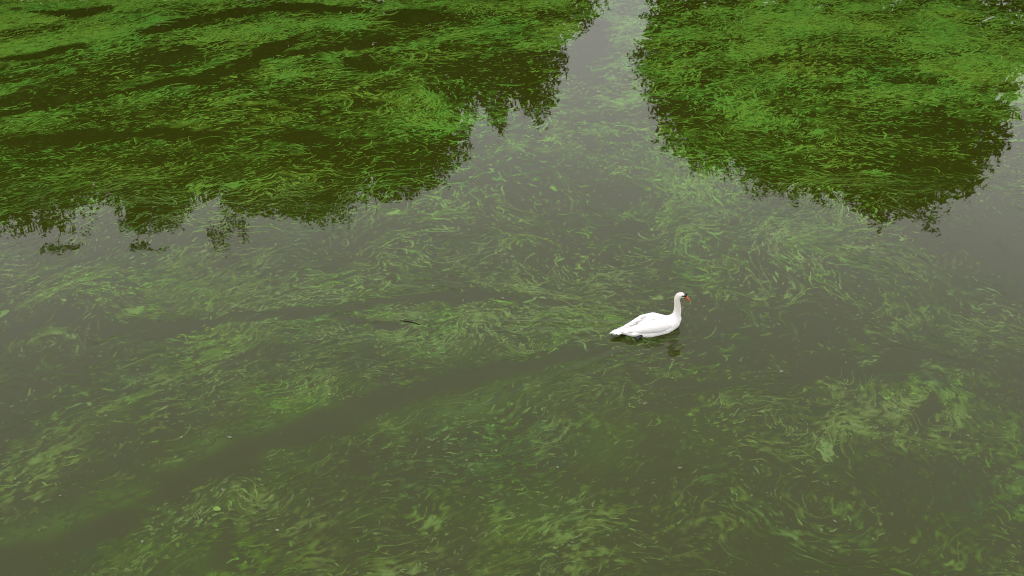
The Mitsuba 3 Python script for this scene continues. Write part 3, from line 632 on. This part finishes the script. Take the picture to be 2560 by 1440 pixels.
# folded wings: a smooth shield over each flank, its feather tips stepping down towards the tail
for k, s in enumerate((1, -1)):
    w = chain([(0.265, s * 0.112, 0.095, .060, .030, .050), (0.12, s * 0.138, 0.115, .10, .046, .075), (-0.02, s * 0.128, 0.118, .09, .050, .068), (-0.16, s * 0.095, 0.098, .075, .040, .042), (-0.315, s * 0.045, 0.088, .065, .020, .016)])
    top = chain([(0.27, s * 0.065, 0.130, .06, .05, .03), (0.10, s * 0.075, 0.165, .085, .06, .034), (-0.01, s * 0.068, 0.168, .06, .055, .030), (-0.09, s * 0.058, 0.132, .055, .04, .024)])
    swan_part('wing' + ('_001' if k else ''), soft(w + top, 0.012, 10), 'feather_bsdf')
    holder = 'wing' + ('_001' if k else '')
    # tertials and primaries, one blade each
    blades = [(-0.040, .066, .214, .070, .040, 34), (-0.090, .078, .174, .075, .036, 30), (-0.135, .052, .158, .080, .034, 24), (-0.185, .074, .118, .090, .030, 12), (-0.235, .042, .118, .095, .028, 12),
              (-0.285, .056, .094, .100, .024, 5), (-0.335, .032, .100, .105, .022, 5), (-0.19, .112, .085, .105, .030, 5)]
    for j, (x, y, z, ln, wd, tilt) in enumerate(blades):
        b = lump(0, 0, 0, ln, wd, 0.009, 0, 0, 20).rotate([s * -32, -tilt, s * -7]).translate([x, s * y, z])
        swan_part(holder + '__feather' + (f'_{j:03d}' if j else ''), trimesh.Trimesh(b.to_mesh().vert_properties[:, :3], b.to_mesh().tri_verts), 'feather_bsdf')
# tail: a pointed wedge of stiff feathers
for j, (a, ln, z) in enumerate(((0, .135, .098), (9, .115, .092), (-9, .115, .092), (17, .095, .086), (-17, .095, .086))):
    b = lump(-ln, 0, 0, ln, .026, .008, 0, 0, 20).rotate([0, -7, a]).translate([-0.30, 0, z])
    swan_part('tail_feather' + (f'_{j:03d}' if j else ''), trimesh.Trimesh(b.to_mesh().vert_properties[:, :3], b.to_mesh().tri_verts), 'feather_bsdf')
# bill: deep at the face, flat and rounded at the tip, pointing down
bill = chain([(0.528, 0, 0.490, .024, .025, .029), (0.556, 0, 0.460, .024, .023, .022), (0.583, 0, 0.430, .021, .021, .016), (0.603, 0, 0.406, .016, .017, .012)])
swan_part('bill', soft(bill, 0.005, 6), 'bill_bsdf', 'orange bill')
mask = m3.Manifold.batch_hull([lump(0.538, 0, 0.520, .030, .024, .022), lump(0.512, 0, 0.524, .014, .034, .014)])
for s in (1, -1):
    mask += chain([(0.532, s * .018, 0.506, .018, .016, .018), (0.490, s * .033, 0.516, .014, .011, .010), (0.462, s * .0385, 0.522, .008, .006, .006)]) + chain([(0.526, s * .019, 0.500, .010, .009, .014), (0.520, s * .021, 0.472, .008, .007, .008)])
swan_part('bill_knob', soft(mask, 0.005, 3), 'black_skin_bsdf', 'black knob and lores between eye and bill')
nail = lump(0.612, 0, 0.396, .007, .009, .006, 40)
swan_part('bill_tip', soft(nail, 0.003, 1), 'black_skin_bsdf')
for k, s in enumerate((1, -1)):
    swan_part('eye' + ('_001' if k else ''), soft(lump(0.470, s * 0.0375, 0.528, .007, .005, .007), 0.003, 1), 'black_skin_bsdf')
foot = chain([(-0.150, -0.138, 0.028, .028, .016, .022), (-0.190, -0.155, 0.030, .034, .022, .020), (-0.222, -0.165, 0.012, .022, .024, .010)])
swan_part('foot', soft(foot, 0.008, 4), 'black_skin_bsdf', 'black webbed foot at the waterline')
labels['swan'] = {'label': 'white swan with an orange bill swimming to the right through green algae', 'category': 'swan'}

# ------------------------------------------------------------------ things afloat
scene['stick_bsdf'] = diffuse(lambda p, n, uv: mikit.mix((0.012, 0.011, 0.008), (0.030, 0.026, 0.018), mikit.noise(p.x * 40, p.y * 40, 0)))
scene['green_leaf_bsdf'] = {'type': 'roughplastic', 'alpha': 0.2, 'int_ior': 1.4, 'diffuse_reflectance': mikit.proc(lambda p, n, uv: mikit.mix((0.12, 0.23, 0.03), (0.15, 0.26, 0.04), mikit.noise(p.x * 50, p.y * 50, 0)))}
scene['fleck_bsdf'] = diffuse(lambda p, n, uv: mikit.mix((0.16, 0.17, 0.12), (0.24, 0.245, 0.19), mikit.noise(p.x * 3, p.y * 3, 0)))


def stick(key, a, b, r0, label):
    a, b = np.array([*a, 0.004]), np.array([*b, 0.006])
    rr = np.random.default_rng(len(key))
    pts = [a + (b - a) * t + [0, 0, 0] + rr.normal(0, 0.004, 3) * [1, 1, 0.2] for t in np.linspace(0, 1, 7)]
    scene[key] = mikit.ply(tube(pts, r0 * np.array([0.5, 0.9, 1.0, 1.0, 0.85, 0.7, 0.35]), 8), 'stick_bsdf', smooth=True)
    labels[key] = {'label': label, 'category': 'stick'}


stick('floating_stick', (-1.608, 10.461), (-1.31, 10.352), 0.008, 'thin dark stick afloat among the algae left of the swan')

# one broad leaf
lx, ly = (-3.241, 6.853)
u = np.linspace(0, 1, 15)
wid = 0.032 * np.sin(np.pi * u ** 0.8) ** 0.8
vv, ff = [], []
for i, t in enumerate(u):
    for j, s in enumerate((-1, -0.5, 0, 0.5, 1)):
        vv.append([(t - 0.5) * 0.100, s * wid[i], 0.003 + 0.004 * abs(s) * wid[i] / 0.03 + 0.003 * t])
for i in range(14):
    for j in range(4):
        k = i * 5 + j
        ff.append([k, k + 5, k + 6, k + 1])
scene['floating_leaf__blade'] = mikit.ply((vv, ff), 'green_leaf_bsdf', smooth=True, to_world=T().translate([lx, ly, 0]).rotate([0, 0, 1], -22))
scene['floating_leaf__stalk'] = mikit.ply(tube([[-0.053, 0, 0.005], [-0.070, 0.004, 0.004], [-0.083, 0.012, 0.004]], [0.002, 0.0016, 0.0012], 6), 'green_leaf_bsdf', to_world=T().translate([lx, ly, 0]).rotate([0, 0, 1], -22))
labels['floating_leaf'] = {'label': 'single bright green leaf afloat at the lower left beside the clear lane', 'category': 'leaf'}

# pale flecks of seed fluff and petals, each a small curled flake
FLECKS = [
    ((-2.342, 8.801), 'pale fleck at the upper edge of the clear wake lane, left of centre'), ((-5.049, 7.048), 'pale fleck near the left edge of the water, above the wake lane'),
    ((-3.991, 8), 'pale fleck above the bend of the clear wake lane, lower left'), ((-3.407, 8), 'small fleck inside the clear wake lane, right of the pale one above its bend'),
    ((-2.51, 6.551), 'pale fleck below the wake lane, right of the floating green leaf'), ((-1.623, 6.398), 'pale fleck near the bottom edge, left of centre'),
    ((-3.903, 6.393), 'pale fleck in the wake lane near the bottom edge, lower left'), ((-3.258, 7.14), 'tiny fleck just above the floating green leaf'),
    ((-5.674, 7.314), 'pale fleck on the green algae at the far left edge, lower half'), ((-5.655, 11.352), 'pale fleck at the left, above the thin dark winding lane'),
    ((-6.511, 10.99), 'pale fleck at the far left, just above the thin dark winding lane'), ((-2.406, 9.883), 'pale fleck left of the thin dark floating stick, lower down'),
    ((1.682, 8.62), 'pale fleck straight below the swan, nearest of three there'), ((1.842, 9.338), 'pale fleck straight below the swan, farthest of three there'),
    ((2.105, 9.135), 'pale fleck below the swan, right of the other two'), ((-0.19, 7.772), 'pale fleck in the lower middle of the water'),
    ((0.529, 7.493), 'pale fleck in the lower middle, right of and below another one'), ((1.943, 7.486), 'pale fleck well below the swan, right of the lower middle'),
    ((3.577, 9.278), 'pale fleck right of the swan, above the dark winding lane on the right'), ((3.595, 8.318), 'pale fleck below the dark winding lane on the right'),
    ((3.811, 10.352), 'pale fleck level with the swan, farther right'), ((3.495, 6.675), 'pale fleck at the lower right, inside a ring of algae'),
    ((5.516, 8.028), 'pale fleck at the right, below the swirl of algae'), ((-7.051, 23.215), 'pale fleck at the upper left in the mirrored tree, beside a dark lane'),
    ((-10.711, 17.879), 'pale fleck at the upper left edge in the mirrored tree'), ((-1.203, 11.374), 'pale fleck above the thin dark floating stick'),
    ((-0.138, 11.033), 'pale fleck between the thin floating stick and the swan, above both'), ((11.772, 25.091), 'pale fleck near the top right corner in the mirrored tree')]
fr = np.random.default_rng(77)
for i, ((x, y), said) in enumerate(FLECKS):
    n = 9
    g = np.linspace(0, 2 * np.pi, n, endpoint=False)
    rad = np.exp(fr.normal(0, 0.25, n))
    a, b = fr.uniform(0.014, 0.024), fr.uniform(0.009, 0.016)
    ring = np.stack([a * rad * np.cos(g), b * rad * np.sin(g), fr.uniform(0.004, 0.012, n)], -1)
    low = ring * [0.8, 0.8, 0] + [0, 0, 0.0012]
    v = np.vstack([ring, low, [[0, 0, 0.013]]])
    f = [[k, (k + 1) % n, 2 * n] for k in range(n)] + [[k, n + k, n + (k + 1) % n] for k in range(n)] + [[k, n + (k + 1) % n, (k + 1) % n] for k in range(n)]
    key = 'pale_fleck' + (f'_{i:03d}' if i else '')
    scene[key] = mikit.ply((v, f), 'fleck_bsdf', to_world=T().translate([x, y, 0]).rotate([0, 0, 1], float(fr.uniform(0, 360))))
    labels[key] = {'label': said, 'category': 'fleck', 'group': 'pale flecks scattered over the water'}


# thick mats of algae that have closed up: each a thing of its own
MATS = [
    ((-5.795, 14.569, 0.22, 0.242), 0.3, 'shorter bright algae mat at the lower edge of the left mirrored trees'), ((-5.113, 14.814, 0.267, 0.182), 0.25, 'longer bright algae mat at the lower edge of the left mirrored trees'),
    ((8.672, 26.545, 0.616, 0.635), 0.2, 'large bright algae mat at the top edge in the right mirrored trees'), ((7.573, 27.105, 0.386, 0.439), 0.25, 'bright algae mat at the top edge, left of the largest one'),
    ((3.724, 7.751, 0.081, 0.176), 0.6, 'bright algae mat at the lower right, on the left arm of the swirl'), 
    ((-3.037, 22.717, 0.135, 0.261), 0.5, 'small pale green algae mat alone in the upper left mirrored trees'), ((-5.478, 10.716, 0.176, 0.083), 0.3, 'bright algae streak just above the thin dark lane at the left'),
    ((-7.423, 10.654, 0.117, 0.123), 0.3, 'bright algae mat cut by the left edge of the picture'), 
    ((6.399, 17.338, 0.217, 0.211), 0.4, 'bright algae mat in the middle of the right mirrored trees'),
    ((11.193, 21.412, 0.376, 0.355), 0.3, 'bright algae mat at the right side of the right mirrored trees'), 
    ((-2.102, 13.75, 0.098, 0.118), 0.6, 'pale green algae patch just below the left mirrored trees, near their corner'), ((6.924, 15.342, 0.213, 0.157), 0.4, 'bright algae mat low in the right mirrored trees, near their edge'),
    ((0.773, 14.699, 0.088, 0.115), 0.6, 'small yellow green algae patch in the open water between the mirrored trees'), ((2.214, 11.043, 0.132, 0.086), 0.4, 'bright algae patch just left of the head of the swan')]
for i, ((x, y, sx, sy), rough, said) in enumerate(MATS):
    w = 1.9
    n = 96
    X, Y = np.meshgrid(np.linspace(x - w * sx, x + w * sx, n), np.linspace(y - w * sy, y + w * sy, n))
    fa = math.atan2(grid_at(VY, np.array([x]), np.array([y]))[0], grid_at(VX, np.array([x]), np.array([y]))[0])
    u = (X - x) / sx
    sh = 0.5 * math.sin(fa) * u * min(sx / sy, 1.5) if sx > sy else 0
    v_ = (Y - y) / sy - sh
    cell = 0.28 * min(sx, sy) + 0.012
    c_, s_ = math.cos(fa), math.sin(fa)
    A, B_ = (X * c_ + Y * s_) / (cell * 2.6), (Y * c_ - X * s_) / cell
    f1 = meshkit.fbm(np.stack([A, B_, np.full(X.shape, i * 7.7)], -1), 4, 60 + i) - 0.5
    f2 = meshkit.fbm(np.stack([A * 2.7, B_ * 2.7, np.full(X.shape, i * 3.1)], -1), 3, 90 + i) - 0.5
    D = 0.50 - np.hypot(u, v_) * 0.62 + f1 * (1.7 + 1.8 * rough) + f2 * 0.9
    D[[0, -1], :] = D[:, [0, -1]] = -1
    # one piece: the largest connected patch
    from scipy.ndimage import label as components
    lab, k = components(D > 0)
    if k > 1:
        big = 1 + np.argmax([(lab == q_).sum() for q_ in range(1, k + 1)])
        D = np.where((lab == big) | (D <= 0), D, -0.01)
    v, val, f = iso_mesh(X, Y, D)
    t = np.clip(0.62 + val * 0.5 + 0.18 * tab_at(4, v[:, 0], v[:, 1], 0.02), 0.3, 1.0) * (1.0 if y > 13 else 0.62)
    key = 'algae_mat' + (f'_{i:03d}' if i else '')
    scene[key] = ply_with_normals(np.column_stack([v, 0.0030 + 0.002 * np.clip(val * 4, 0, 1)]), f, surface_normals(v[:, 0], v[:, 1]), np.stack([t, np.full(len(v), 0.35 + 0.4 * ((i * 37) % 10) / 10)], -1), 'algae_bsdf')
    labels[key] = {'label': said, 'category': 'algae mat', 'group': 'thick algae mats'}
